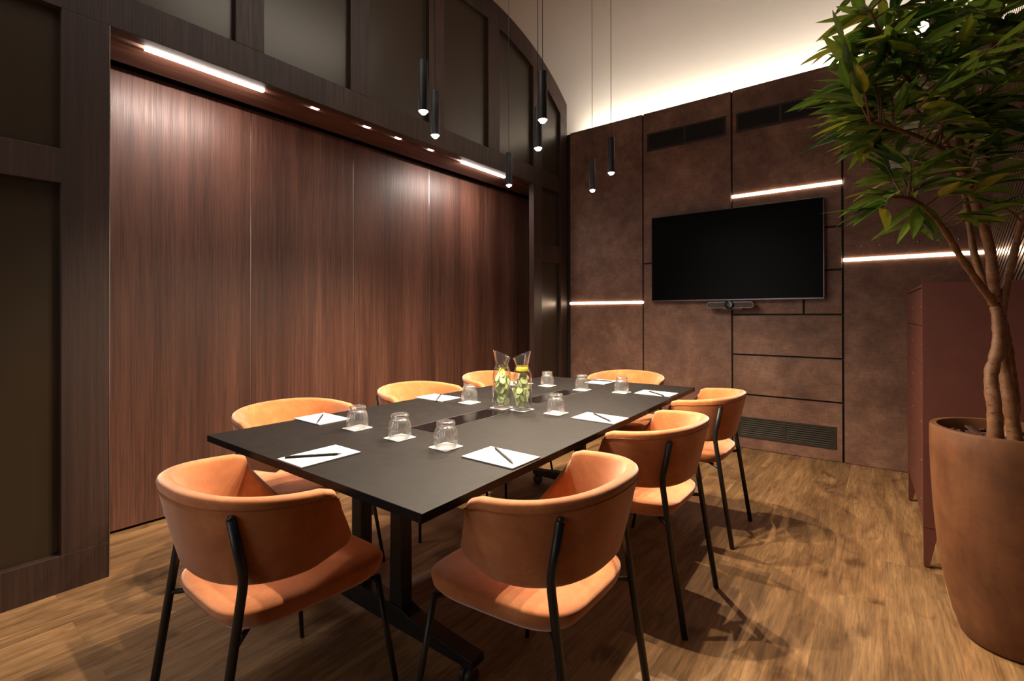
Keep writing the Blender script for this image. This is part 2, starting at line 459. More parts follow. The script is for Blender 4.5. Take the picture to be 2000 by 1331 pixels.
# housings made up for the added ceiling fill lamps
bm = bmesh.new()
for x, y, z, a, b in ((-1.9, -.5, 3.82, .84, .54), (-2.0, 1.0, 3.915, .84, .84), (-1.15, 2.2, 3.99, .56, 1.66), (-1.3, 1.2, 3.925, .12, .12)):
    box(bm, x - a / 2, x + a / 2, y - b / 2, y + b / 2, z, 4.075)
struct('fill_lamp_housings', bm, M['black_metal'], 'added black housings of the unseen ceiling fill lamps')
bm = bmesh.new()  # invented frame to hold the rear fill lamp
for a in ((-2.68, -2.6, .72, 2.48), (-1.2, -1.12, .72, 2.48), (-2.6, -1.2, .72, .8), (-2.6, -1.2, 2.4, 2.48)): box(bm, a[0], a[1], -2.199, -2.15, a[2], a[3])
struct('fill_frame_1', bm, M['frame_wood'], 'added wooden frame around the fill lamp behind the camera')

# niche
bm = bmesh.new()
box(bm, -3.6, -3.40, -.5, 5.4, 0, 3.0)          # back
box(bm, -3.4, xb - .041, .55, .66, 0, 2.7)       # left cheek
box(bm, -3.4, xb - .041, 4.705, 4.80, 0, 2.7)    # right cheek
box(bm, -3.4, -3.19, .55, 4.8, 2.60, 2.70)
struct('wall_niche', bm, M['black'])
bm = bmesh.new()
box(bm, -2.903, xb + .001, .645, 4.70, 2.532, 2.60)   # soffit boards either side of the light slot
box(bm, -3.19, -2.937, .645, 4.70, 2.532, 2.60)
struct('trim_1', bm, M['soffit_wood'], 'reddish wooden soffit over the panelled niche')
bm = bmesh.new(); box(bm, -2.94, -2.90, .645, 4.70, 2.575, 2.60); struct('trim_2', bm, M['black'], 'black light slot in the wooden soffit')
bm = bmesh.new(); box(bm, xb - .001, XL + .001, .6432, .6462, .0, 2.53); struct('trim_3', bm, M['alu'], 'thin metal edge on the left side of the niche')

part = tag(empty('folding_partition', (-3.36, 2.7, 0)), 'tall folding partition of reddish dark walnut panels filling the left wall niche', 'partition')
pe = [.700, 1.508, 2.294, 3.104, 3.914, 4.700]
for a, b in zip(pe, pe[1:]):
    bm = bmesh.new(); box(bm, -.018, .018, a + .004 - 2.7, b - .004 - 2.7, .018, 2.565)
    obj('panel', bm, M['panel_wood'], part, bev=.0015)
for a in pe[1:-1]:
    bm = bmesh.new(); box(bm, .0, .0195, a - .0042 - 2.7, a - .0008 - 2.7, .018, 2.565); obj('edge_strip', bm, M['alu'], part)

# soffit lights
for (a, b, lab) in ((.806, 1.389, 'long bright linear light in the soffit above the nearest wooden panel'), (3.094, 3.694, 'bright linear light in the soffit at the far end of the niche')):
    bm = bmesh.new(); box(bm, -2.932, -2.908, a, b, 2.521, 2.572)
    tag(obj('linear_light', bm, M['led_soffit']), lab, 'light', 'linear lights in the soffit')
    lamp_area('linear_light_source', (-2.925, (a + b) / 2, 2.514), (0, rad(32), 0), .02, b - a, 9.0, (1, .86, .77))
for k, y in enumerate((1.72, 2.119, 2.399, 2.733)):
    t = tag(empty('recessed_spotlight', (-2.92, y, 2.55)), ('tiny recessed spotlight in the soffit slot, ' + ('nearest to the long linear light', 'second from the long linear light', 'third from the long linear light', 'nearest to the far linear light')[k]), 'light', 'recessed spotlights in the soffit slot')
    bm = bmesh.new(); box(bm, -.016, .016, -.04, .04, -.008, .024); obj('housing', bm, M['black_metal'], t)
    bm = bmesh.new(); box(bm, -.014, .014, -.022, .022, -.016, -.0082); obj('lens', bm, M['led_spot'], t)

# ------------------------------------------------------------------ back wall
bm = bmesh.new(); box(bm, -3.6, .75, YB + .02, YB + .12, 0, 3.215); struct('wall_back', bm, M['black'], 'black carcass of the panelled back wall')
wb = bpy.data.objects['wall_back']
G = .0075
def bpanel(x0, x1, z0, z1):
    b = bmesh.new(); box(b, x0 + G, x1 - G, YB, YB + .021, z0 + G, z1 - G); obj('cladding_panel', b, M['rust'], wb, bev=.001)
X0, X1, X2, X3, X4 = -2.785, -1.931, -1.09, -.26, .60
bpanel(X0, X1, -.004, 1.311); bpanel(X0, X1, 1.320, 3.225)
bpanel(X1, X2, -.004, 1.704); bpanel(X1, X2, 1.704, 3.225)
for z0, z1 in ((-.004, .478), (.478, .832), (.832, 1.19), (1.553, 1.902), (1.902, 2.250), (2.262, 3.225)): bpanel(X2, X3, z0, z1)
bpanel(X2, -.531, 1.19, 1.553); bpanel(-.531, X3, 1.19, 1.553)
bpanel(X3, X4, -.004, 1.620); bpanel(X3, X4, 1.632, 3.225)
for (a, b, z, lab) in ((X0 + .004, X1 - .004, 1.3155, 'warm horizontal light strip on the back wall, left of the screen'),
                       (X2 + .004, X3 - .004, 2.256, 'warm horizontal light strip on the back wall, just above the screen'),
                       (X3 + .004, .56, 1.626, 'warm horizontal light strip on the back wall, right of the screen behind the plant')):
    bm = bmesh.new(); box(bm, a, b, YB - .007, YB + .019, z - .011, z + .011)
    tag(obj('wall_light_strip', bm, M['led_wall']), lab, 'light', 'light strips in the back wall')
# cove light strip hidden behind the wall top
bm = bmesh.new(); box(bm, -2.75, 1.3, 4.90, 4.94, 3.06, 3.08)
o = tag(obj('cove_light', bm, emit('cove_led', (1, .93, .82), 12)), 'light strip hidden behind the top of the back wall, lighting the ceiling', 'light')
bm = bmesh.new(); box(bm, -3.4, 1.4, 4.84, 5.1, 3.02, 3.055); struct('trim_4', bm, M['cove_white'])
lamp_area('cove_light_source', (-.7, 4.97, 3.10), (rad(180 - 8), 0, 0), 4.0, .10, COVE_W, (1, .93, .82))

def vent(x0, x1, z0, z1, lab):
    t = tag(empty('air_vent', ((x0 + x1) / 2, YB, z0)), lab, 'vent', 'air vents in the back wall')
    w = (x1 - x0) / 2; hgt = z1 - z0; f = .018
    bm = bmesh.new()
    for a in ((-w, w, 0, f), (-w, w, hgt - f, hgt), (-w, -w + f, f, hgt - f), (w - f, w, f, hgt - f), (-.012, .012, f, hgt - f)):
        box(bm, a[0], a[1], -.008, .0, a[2], a[3])
    obj('frame', bm, M['grille'], t, bev=.0015)
    bm = bmesh.new(); box(bm, -w + .004, w - .004, -.0012, -.0002, .004, hgt - .004); obj('backing', bm, M['black'], t)
    bm = bmesh.new(); n = 8
    for i in range(n):
        z = f + (hgt - 2 * f) * (i + .5) / n
        for s0, s1 in ((-w + f, -.012), (.012, w - f)):
            v = [bm.verts.new(p) for p in ((s0, -.0015, z + .006), (s1, -.0015, z + .006), (s1, -.0075, z - .001), (s0, -.0075, z - .001))]
            u = [bm.verts.new((p.co.x, p.co.y, p.co.z - .003)) for p in v]
            bm.faces.new(v); bm.faces.new(u[::-1])
            for q in range(4): bm.faces.new((v[q], u[q], u[(q + 1) % 4], v[(q + 1) % 4]))
    obj('louvres', bm, M['grille'], t)
vent(-1.884, -1.137, 2.826, 3.003, 'dark horizontal air vent high on the back wall, the left one')
vent(-1.05, -.346, 2.828, 3.002, 'dark horizontal air vent high on the back wall beside the plant leaves')
vent(-1.048, -.307, .100, .282, 'dark horizontal air vent low on the back wall near the floor')

# television
tv = tag(empty('television', (-1.096, YB, 1.318)), 'large black flat screen television mounted on the brown back wall', 'television')
bm = bmesh.new(); box(bm, -.716, .716, -.08, -.045, 0, .822); obj('housing', bm, M['matt_black'], tv, bev=.004)
bm = bmesh.new(); box(bm, -.708, .708, -.0825, -.0801, .012, .815); obj('screen', bm, M['screen'], tv)
bm = bmesh.new(); box(bm, -.716, .716, -.0835, -.0802, 0, .0105); box(bm, .7095, .7165, -.0835, -.0802, .0107, .82)
obj('bezel', bm, plain('dark_steel_bezel', (.10, .10, .12), .3, .9), tv)
bm = bmesh.new(); box(bm, -.3, .3, -.0448, -.001, .2, .6); obj('wall_mount', bm, M['black_metal'], tv)
# conference camera
cc = tag(empty('conference_camera', (-1.081, YB - .10, 1.250)), 'slim conference camera bar with round lens hanging under the television', 'camera')
def capsule(bm, hw, r, y0, y1, zc, n=10):
    pts = [(hw - r + r * math.cos(a), zc + r * math.sin(a)) for a in [(-.5 + i / n) * math.pi for i in range(n + 1)]]
    pts += [(-hw + r + r * math.cos(a), zc + r * math.sin(a)) for a in [(.5 + i / n) * math.pi for i in range(n + 1)]]
    prism_y(bm, pts, y0, y1)
bm = bmesh.new(); capsule(bm, .195, .029, -.036, .03, .025); obj('body', bm, plain('camera_rim', (.35, .30, .28), .4, .3), cc, bev=.003)
bm = bmesh.new(); capsule(bm, .190, .024, -.0385, -.0362, .025); obj('speaker_cloth', bm, M['camera_grey'], cc)
bm = bmesh.new(); lathe(bm, [(0, 0), (.034, 0), (.036, .006), (.036, .022), (.028, .030), (.018, .0305), (.016, .024), (0, .024)], 28)
bmesh.ops.rotate(bm, verts=bm.verts, cent=(0, 0, 0), matrix=Matrix.Rotation(rad(90), 3, 'X'))
bmesh.ops.translate(bm, verts=bm.verts, vec=(0, -.0386, .028)); obj('lens', bm, M['gloss_black'], cc, autos=40)
bm = bmesh.new(); box(bm, -.06, .10, -.02, .05, -.018, -.0045); box(bm, -.05, .05, .0302, .0995, -.018, .06); obj('bracket', bm, M['black_metal'], cc, bev=.002)

# white sign behind the leaves
t = tag(empty('wall_sign', (.094, YB, 2.283)), 'small white square sign on the back wall, half hidden by plant leaves', 'sign')
bm = bmesh.new(); box(bm, -.066, .066, -.012, 0, 0, .13); obj('plate', bm, M['paper'], t, bev=.002)
bm = bmesh.new(); prism_y(bm, [(-.045, .065), (-.035, .06), (.0, .10), (-.006, .108)], -.0135, -.0122); obj('symbol', bm, M['ink'], t)
# pegs over the right light strip
for k in range(6):
    x = -.136 + k * .112
    bm = bmesh.new(); tube(bm, [(x, YB, 1.728), (x, YB - .02, 1.728), (x, YB - .026, 1.736)], .005, 8)
    tag(obj('wall_peg', bm, M['black_metal'], autos=50), 'tiny dark peg above the right wall light strip, ' + ('leftmost of the row', 'second from the left', 'third from the left', 'third from the right', 'second from the right', 'rightmost of the row')[k], 'peg', 'pegs above the right light strip')

# right wall with diagonal bronze slats
bm = bmesh.new(); box(bm, XR + .012, XR + .12, -2.2, YB + .02, 0, 3.215); wr = struct('wall_right', bm, M['black'], 'dark right wall with slanted bronze slats')
bm = bmesh.new()
sl = -.44; pitch = .047; hw = .0145
k = -60
y0, y1 = 1.8, YB - .004
z_at = lambda k, y: 1.45 + k * pitch + sl * (y - 3.9)
for k in range(-60, 70):
    pts = []
    ya, yb_ = y0, y1
    za, zb = z_at(k, ya), z_at(k, yb_)
    if za > 3.19: ya = ya + (za - 3.19) / -sl; za = 3.19
    if zb < .02: yb_ = yb_ - (.02 - zb) / -sl; zb = .02
    if yb_ - ya < .05: continue
    prism_x(bm, [(ya, za - hw), (yb_, zb - hw), (yb_, zb + hw), (ya, za + hw)], XR, XR + .0119)
obj('slats', bm, M['slat'], wr)['kind'] = 'stuff'

# ------------------------------------------------------------------ conference table
tb = tag(empty('conference_table', (-1.46, 1.9, 0)), 'long matt black conference table on black steel legs with castors', 'table')
OX, OY = -1.46, 1.9
bm = bmesh.new()
prism_z(bm, [(x - OX, y - OY) for x, y in ((-2.05, .762), (-.845, .760), (-.935, 3.09), (-1.99, 3.00))], .716, .740)
obj('tabletop', bm, M['tabletop'], tb, bev=.0015)
def hatch(x0, x1, y0, y1):
    b = bmesh.new(); box(b, x0 - OX, x1 - OX, y0 - OY, y1 - OY, .7402, .7412)
    o = obj('power_hatch', b, M['gloss_black'], tb)
    b = bmesh.new(); box(b, x0 - .004 - OX, x0 - .0008 - OX, y0 - OY, y1 - OY, .7402, .7418)
    box(b, x1 + .0008 - OX, x1 + .003 - OX, y0 + .1 - OY, y1 - OY, .7402, .7416)
    obj('metal_edge', b, M['alu'], o)
    return o
hatch(-1.520, -1.395, 1.310, 1.775)
hatch(-1.535, -1.415, 2.060, 2.510)
for (cx, cy, xa, xb_) in ((-1.545, 1.18, -2.01, -1.055), (-1.50, 2.86, -1.975, -1.03)):
    prof = []
    xs = [xa - .01, xa + .05, cx - .20, cx - .15, cx + .15, cx + .20, xb_ - .05, xb_ + .01]
    top = [.092, .095, .118, .135, .135, .118, .095, .092]; bot = [.062, .060, .056, .055, .055, .056, .060, .062]
    bm = bmesh.new()
    prism_y(bm, [(x - OX, z) for x, z in zip(xs, bot)] + [(x - OX, z) for x, z in zip(xs[::-1], top[::-1])], cy - OY - .032, cy - OY + .032)
    ft = obj('foot', bm, M['black_metal'], tb, bev=.004, seg=3)
    for sx in (-1, 1):
        bm = bmesh.new()
        prism_y(bm, [(cx + sx * .118 - .036 - OX, .12), (cx + sx * .118 + .036 - OX, .12), (cx + sx * .122 + .030 - OX, .70), (cx + sx * .122 - .030 - OX, .70)], cy - OY - .026, cy - OY + .026)
        obj('leg', bm, M['black_metal'], tb, bev=.006, seg=3)
    bm = bmesh.new(); box(bm, cx - .42 - OX, cx + .42 - OX, cy - .035 - OY, cy + .035 - OY, .694, .7155); obj('bracket', bm, M['black_metal'], tb, bev=.003)
    for x in (xa + .02, xb_ - .02):
        c = bpy.data.objects.new('castor', None)
        bm = bmesh.new()
        lathe(bm, [(.012, 0.0), (.024, 0), (.028, .004), (.028, .018), (.024, .022), (.012, .022)], 24)
        bmesh.ops.rotate(bm, verts=bm.verts, cent=(0, 0, 0), matrix=Matrix.Rotation(rad(90), 3, 'Y'))
        bm2 = bmesh.new()
        for off in (-.024, .002):
            bmv = bmesh.new(); lathe(bmv, [(0, 0.0), (.024, 0), (.0285, .004), (.0285, .018), (.024, .022), (0, .022)], 24)
            bmesh.ops.rotate(bmv, verts=bmv.verts, cent=(0, 0, 0), matrix=Matrix.Rotation(rad(90), 3, 'Y'))
            bmesh.ops.translate(bmv, verts=bmv.verts, vec=(x - OX + off, cy - OY - .012, .0287))
            me = bpy.data.meshes.new('t'); bmv.to_mesh(me); bmv.free(); bm2.from_mesh(me); bpy.data.meshes.remove(me)
        bm.free()
        ca = obj('castor', bm2, plain('castor_tyre', (.05, .035, .03), .4), tb, autos=40)
        bm = bmesh.new()
        tube(bm, [(x - OX, cy - OY, .064), (x - OX, cy - OY, .040)], .007, 10)
        box(bm, x - OX - .0275, x - OX + .0275, cy - OY - .020, cy - OY + .016, .0575, .0625)
        obj('castor_fork', bm, M['chrome'], ca)
bm = bmesh.new(); box(bm, -.03 - .06, .03 - .06, 1.21 - OY, 2.83 - OY, .67, .6935); obj('stretcher', bm, M['black_metal'], tb, bev=.002)

# ------------------------------------------------------------------ things on the table
TZ = .7402
def coaster(x, y, lab, rz=0):
    b = bmesh.new(); r = .008; s = .044
    pts = []
    for cx, cy, a0 in ((s - r, s - r, 0), (-s + r, s - r, 90), (-s + r, -s + r, 180), (s - r, -s + r, 270)):
        for i in range(5): a = rad(a0 + i * 22.5); pts.append((cx + r * math.cos(a), cy + r * math.sin(a)))
    prism_z(b, pts, 0, .0018)
    o = obj('coaster', b, M['coaster']); o.location = (x, y, TZ); o.rotation_euler = (0, 0, rz)
    return tag(o, lab, 'coaster', 'white card coasters on the table')
def make_tumbler():
    t = empty('tumbler')
    n = 96
    # upside down: rim at the bottom
    bm = bmesh.new()
    prof = [(.0405, .0), (.0407, .006), (.0410, .014), (.0408, .026), (.0400, .040), (.0382, .052), (.0352, .062), (.0322, .068), (.0312, .0705), (.0318, .0730), (.0324, .080), (.0314, .0862), (.0285, .0880), (0, .0872)]
    inn = [(0, .071), (.026, .0695), (.0300, .063), (.0335, .054), (.0362, .042), (.0374, .026), (.0378, .008), (.0378, 0)]
    lathe(bm, prof, n, rib=16, ribamp=.035, ribz=(.012, .066))
    obj('glass_body', bm, M['rib_glass'], t, smooth=True)
    bm = bmesh.new(); lathe(bm, inn, n, rib=16, ribamp=-.025, ribz=(.02, .060)); obj('inner_wall', bm, M['rib_glass'], t, smooth=True)
    bm = bmesh.new(); lathe(bm, [(.0300, .0881), (.0318, .0850), (.0326, .0800), (.0320, .0730), (.0300, .0735), (.0290, .0800), (.0285, .0860), (.0300, .0881)], n, rib=24, ribamp=.012, ribz=(.07, .088)); obj('thick_base', bm, M['rib_glass'], t, smooth=True)
    return t
GL = [(-1.686, 1.175, 'near left corner of the table, beside the left notepad'),
      (-1.428, 1.178, 'near end of the table, middle of the front three'),
      (-1.202, 1.192, 'near end of the table, closest to the camera'),
      (-1.707, 1.864, 'left of the two carafes'),
      (-1.203, 1.903, 'right of the carafes, beside the middle right notepad'),
      (-1.709, 2.600, 'just behind the right carafe, leftmost of the far three'),
      (-1.448, 2.585, 'far end of the table, middle of the far three'),
      (-1.217, 2.639, 'far end of the table, rightmost of the far three')]
tum = make_tumbler()
for i, (x, y, w) in enumerate(GL):
    coaster(x, y, 'white coaster under the tumbler, ' + w)
    g = tum if i == 0 else dup(tum, (0, 0, 0), 0)
    g.location = (x, y, TZ + .0019)
    tag(g, 'clear upturned tumbler, ' + w, 'glass', 'upturned tumblers on the table')

# carafes
def make_carafe(x, y, flip, seed, lab, clab):
    coaster(x, y, clab)
    t = tag(empty('carafe', (x, y, TZ + .0019)), lab, 'carafe', 'carafes of fruit water')
    tdir = math.pi * (0 if flip else 1) + rad(37)
    def tilt(a, r, z):
        f = max(0, (z - .208) / .045)
        return .015 * f * math.cos(a - tdir) if f > 0 else 0
    bm = bmesh.new()
    out = [(0, 0), (.042, 0), (.0455, .004), (.0460, .02), (.0460, .150), (.0440, .170), (.0370, .190), (.0315, .205), (.0308, .212), (.0330, .225), (.0385, .245), (.0430, .262), (.0436, .263)]
    lathe(bm, out, 40, tilt=tilt)
    obj('glass_body', bm, M['glass'], t, smooth=True)
    bm = bmesh.new()
    inn = [(.0436, .2632), (.0420, .2615), (.0370, .245), (.0315, .225), (.0293, .212), (.0300, .205), (.0350, .189), (.0420, .169), (.0438, .150), (.0438, .014), (.040, .010), (0, .010)]
    lathe(bm, inn, 40, tilt=tilt); obj('inner_wall', bm, M['glass'], t, smooth=True)
    bm = bmesh.new(); lathe(bm, [(0, .0105), (.0425, .0105), (.0425, .150), (.0410, .169), (.0340, .189), (.0287, .200), (0, .200)], 32)
    obj('water', bm, M['water'], t, smooth=True)
    rnd = random.Random(seed)
    NS = 26 if not flip else 22
    for k in range(NS):
        zc = .032 + (.150 if not flip else .135) * k / NS
        a = k * 2.4 + rnd.uniform(-.4, .4); r0 = rnd.uniform(.016, .032)
        rr = rnd.uniform(.0185, .0225)
        if zc > .15: r0 = .008; rr = .0175
        if r0 + rr * .6 > .041: r0 = .041 - rr * .6
        m3 = Matrix.Rotation(a, 3, 'Z') @ Matrix.Rotation(rad(rnd.uniform(55, 105)), 3, 'Y') @ Matrix.Rotation(rnd.uniform(-.5, .5), 3, 'X')
        bm = bmesh.new()
        lathe(bm, [(0, -.0014), (rr - .0012, -.0014)], 20); n0 = len(bm.faces)
        lathe(bm, [(rr - .0012, -.0014), (rr, -.0012), (rr, .0012), (rr - .0012, .0014)], 20)
        n1 = len(bm.faces)
        lathe(bm, [(rr - .0012, .0014), (0, .0014)], 20)
        bm.faces.ensure_lookup_table()
        for f in bm.faces[n0:n1]: f.material_index = 1
        bmesh.ops.transform(bm, matrix=Matrix.Translation((r0 * math.cos(a), r0 * math.sin(a), zc)) @ m3.to_4x4(), verts=bm.verts)
        lem = (k in (22, 24, 25) and not flip)
        obj('lemon_slice' if lem else 'cucumber_slice', bm, [M['lemon'], M['lemon']] if lem else [M['cucumber'], M['peel']], t)
    if flip:
        bm = bmesh.new(); lathe(bm, [(0, .186), (.031, .186), (.0285, .199), (0, .199)], 24); obj('lemon_slice', bm, M['lemon'], t)
        for sx, tx in ((.008, .2), (-.006, -.35)):
            bm = bmesh.new(); box(bm, -.008, .008, -.004, .004, .014, .105)
            bmesh.ops.transform(bm, matrix=Matrix.Translation((sx, -.015, .002)) @ Matrix.Rotation(tx, 4, 'Y'), verts=bm.verts)
            obj('cucumber_strip', bm, M['cucumber'], t, bev=.002)
    return t
make_carafe(-1.487, 1.857, False, 5, 'left glass carafe filled with water, cucumber and lemon slices', 'white coaster under the left carafe')
make_carafe(-1.377, 1.876, True, 9, 'right glass carafe of cucumber water with a lemon slice at its neck', 'white coaster under the right carafe')

# notepads and pencils
def notepad(x, y, rz, lab, L=.205, W=.145):
    t = tag(empty('notepad', (x, y, TZ), rz), lab, 'notepad', 'white notepads on the table')
    bm = bmesh.new(); box(bm, -L / 2, L / 2, -W / 2, W / 2, 0, .0012); obj('backing_card', bm, M['camera_grey'], t)
    bm = bmesh.new(); box(bm, -L / 2, L / 2, -W / 2, W / 2, .0013, .0048); obj('paper', bm, M['paper'], t)
    bm = bmesh.new()
    for i in range(5): box(bm, -L / 2 + .014, -L / 2 + .019, -.018 + i * .0075, -.013 + i * .0075, .00485, .0050)
    box(bm, -L / 2 + .023, -L / 2 + .025, -.014, .014, .00485, .0050)
    obj('heading_print', bm, M['ink'], t)
    bm = bmesh.new(); box(bm, L / 2 - .0115, L / 2 - .010, -.020, .020, .00485, .0050); obj('footer_print', bm, M['ink'], t)
    return t
def pencil(x0, y0, x1, y1, lab):
    v = Vector((x1 - x0, y1 - y0, 0)); L = v.length
    t = tag(empty('pencil', (x0, y0, TZ + .0052 + .0038), math.atan2(v.y, v.x)), lab, 'pencil', 'black pencils on the notepads')
    bm = bmesh.new(); tube(bm, [(.016, 0, 0), (L, 0, 0)], .0037, 6); obj('shaft', bm, M['pen'], t)
    bm = bmesh.new(); tube(bm, [(0, 0, 0), (.004, 0, 0), (.0159, 0, 0)], [.0006, .0013, .0035], 6); obj('tip', bm, plain('pencil_tip', (.10, .09, .09), .5), t)
PADS = [(-1.447, .868, 90, 'white notepad lying along the near end of the black table', ((-1.391, .913), (-1.501, .781))),
        (-.974, 1.208, 180, 'white notepad at the near right edge of the table, overhanging it', ((-.889, 1.166), (-1.038, 1.262))),
        (-.988, 1.921, 180, 'white notepad on the right edge, in front of the middle right chair', ((-.903, 1.863), (-1.041, 1.966))),
        (-1.036, 2.710, 180, 'white notepad on the right edge near the far corner of the table', ((-.956, 2.622), (-1.084, 2.723))),
        (-1.953, 1.180, 0, 'white notepad on the left edge, nearest of the left side', ((-1.864, 1.104), (-2.003, 1.215))),
        (-1.938, 1.859, 0, 'white notepad on the left edge, in front of the middle left chair', ((-1.857, 1.772), (-1.975, 1.92))),
        (-1.925, 2.535, 0, 'white notepad on the left edge, mostly hidden behind the carafes', ((-1.85, 2.46), (-1.97, 2.58))),
        (-1.505, 2.950, 270, 'white notepad at the far end of the table before the far chair', ((-1.432, 2.985), (-1.575, 2.955)))]
for i, (x, y, r, lab, pn) in enumerate(PADS):
    if i == 1:
        x = -.972
    notepad(x, y, rad(r), lab)
    pencil(*pn[0], *pn[1], 'black pencil on the ' + lab.replace('white ', '').replace('lying along', 'at').replace(', overhanging it', '').replace(' of the black table', ' of the table').replace(', in front of the', ' by the'))

# ------------------------------------------------------------------ chairs
def shell_bm():
    bm = bmesh.new()
    N = 60; rings = []
    def path(s, lvl):           # lvl 0 bottom .. 1 top, s -1..1 along the wrap
        R = .228 + .032 * lvl; back = .203 + .050 * lvl
        phi = s * 2.05; arc = math.pi / 2; q = 2 / 2.4
        if abs(phi) <= arc:
            x = math.copysign(R * abs(math.sin(phi)) ** q, phi); y = -back * max(math.cos(phi), 0) ** q
        else:
            e = (abs(phi) - arc) / (2.05 - arc)
            y = e * (.040 + .100 * (1 - lvl)); x = math.copysign(R, phi)
        yf = -.012 + .055 * lvl             # fold line of the arm end
        if y > yf: x -= math.copysign(.36 * (y - yf), phi)
        return Vector((x, y, 0))
    def plan(s, lvl):
        p = path(s, lvl); d = path(min(1, s + .012), lvl) - path(max(-1, s - .012), lvl)
        n = Vector((d.y, -d.x, 0)).normalized()
        return p, n
    for i in range(N + 1):
        s = -1 + 2 * i / N
        a = abs(s)
        zt = .768 - .042 * a ** 1.6
        zb = .540 - .004 * a
        end = max(0, (a - .955) / .045)
        zt -= .016 * end ** 2.2; zb += .014 * end ** 2.2
        th = .036 - .012 * end ** 2
        prof = []                       # (offset, level) clockwise
        rc = .30
        nv = 8
        seq = []
        for k in range(nv + 1):          # outer face bottom -> top
            seq.append((th / 2, k / nv))
        top = [(th / 2 * math.cos(rad(q)), 1, .013 * math.sin(rad(q))) for q in (30, 60, 90, 120, 150)]
        for k in range(nv + 1):
            seq.append((-th / 2, 1 - k / nv))
        ring = []
        pts = [(th / 2 * (1 + .10 * math.sin(math.pi * k / nv)), k / nv, 0) for k in range(nv + 1)] + top + \
              [(-th / 2 * (1 + .22 * math.sin(math.pi * k / nv)), 1 - k / nv, 0) for k in range(nv + 1)] + \
              [(-th / 2 * math.cos(rad(q)), 0, -.013 * math.sin(rad(q))) for q in (30, 60, 90, 120, 150)]
        for off, lv, dz in pts:
            p, n = plan(s, lv)
            z = zb + (zt - .013 - zb) * lv + dz
            ring.append(bm.verts.new((p.x + n.x * off, p.y + n.y * off, z)))
        rings.append(ring)
    m = len(rings[0])
    for a, b in zip(rings, rings[1:]):
        for k in range(m): bm.faces.new((a[k], a[(k + 1) % m], b[(k + 1) % m], b[k]))
    for ring, sg in ((rings[0], 1), (rings[-1], -1)):
        # cap: strip between outer and inner columns
        c = [v.co.copy() for v in ring]
        mid = Vector((0, 0, 0))
        for v in c: mid += v
        mid /= len(c)
        mid.y += .006
        cv = []
        h = m // 2
        fs = []
        for k in range(m): pass
        # pair outer k with inner counterpart
        f = bm.faces.new(ring if sg > 0 else ring[::-1])
    return bm, plan
def make_chair():
    t = empty('upholstered_armchair')
    bm, plan = shell_bm()
    bk = obj('backrest', bm, M['velvet'], t, autos=60)
    # seam below the padded top edge
    pts = []
    for i in range(45):
        s = -.97 + 1.94 * i / 44; p, n = plan(s, .93); a = abs(s)
        zt = .768 - .042 * a ** 1.6; zb = .540 - .004 * a
        pts.append((p.x + n.x * .0186, p.y + n.y * .0186, zb + (zt - .013 - zb) * .93))
    bm = bmesh.new(); tube(bm, pts, .0016, 6); obj('seam', bm, M['piping'], bk, smooth=True)
    # seat: rounded trapezoid cushion
    bm = bmesh.new(); n = 48; rings = []
    def outline(sc, z, sag=0):
        r = []
        for i in range(n):
            a = 2 * math.pi * i / n; c, s_ = math.cos(a), math.sin(a)
            e = .46
            x = math.copysign(abs(c) ** e, c); y = math.copysign(abs(s_) ** e, s_)
            yy = .035 + y * .235 * sc
            w = .232 + .022 * y
            xx = x * w * sc
            r.append(bm.verts.new((xx, yy, z + .010 * (abs(x) ** 3) * (1 if sag else 0))))
        return r
    for sc, z in ((.5, .404), (.80, .405), (.92, .411), (.975, .426), (1.0, .446), (.995, .452), (.965, .4575), (.88, .461), (.6, .463), (.3, .461)):
        rings.append(outline(sc, z, z > .43))
    for a, b in zip(rings, rings[1:]):
        for k in range(n): bm.faces.new((a[k], a[(k + 1) % n], b[(k + 1) % n], b[k]))
    bm.faces.new(rings[0][::-1]); bm.faces.new(rings[-1])
    obj('seat', bm, M['velvet'], t, smooth=True)
    for sx in (-1, 1):
        bm = bmesh.new()
        tube(bm, round_path([(sx * .211, -.255, 0), (sx * .206, -.170, .556), (sx * .206, -.199, .712)], .03), .0115, 12)
        tube(bm, [(sx * .206, -.199, .712), (sx * .2055, -.2005, .720)], [.0115, .007], 12)
        obj('leg', bm, M['black_metal'], t, smooth=True)
        bm = bmesh.new()
        tube(bm, [(sx * .282, .25, 0), (sx * .232, .200, .418)], [.0075, .0098], 12)
        obj('leg', bm, M['black_metal'], t, smooth=True)
    bm = bmesh.new()
    for sx in (-1, 1):
        tube(bm, round_path([(sx * .2335, .202, .405), (sx * .150, .165, .402), (sx * .135, -.12, .402), (sx * .205, -.195, .395)], .02), .0075, 8)
    tube(bm, [(-.15, .165, .402), (.15, .165, .402)], .0075, 8)
    obj('seat_frame', bm, M['black_metal'], t, smooth=True)
    return t
CH = [(-1.44, .710, 0, 'orange velvet armchair at the near end of the table, lower left foreground'),
      (-.806, 1.185, 90, 'orange velvet armchair at the right side of the table, nearest of three'),
      (-.842, 2.020, 90, 'orange velvet armchair at the right side of the table, middle of three'),
      (-.872, 2.855, 90, 'orange velvet armchair at the right side of the table, farthest of three'),
      (-2.185, 1.215, -90, 'orange velvet armchair at the left side of the table, nearest of three'),
      (-2.185, 2.010, -90, 'orange velvet armchair at the left side of the table, middle of three'),
      (-2.185, 2.740, -90, 'orange velvet armchair at the left side, mostly hidden behind the carafes'),
      (-1.500, 3.280, 180, 'orange velvet armchair at the far end of the table, facing the camera')]
ch0 = make_chair()
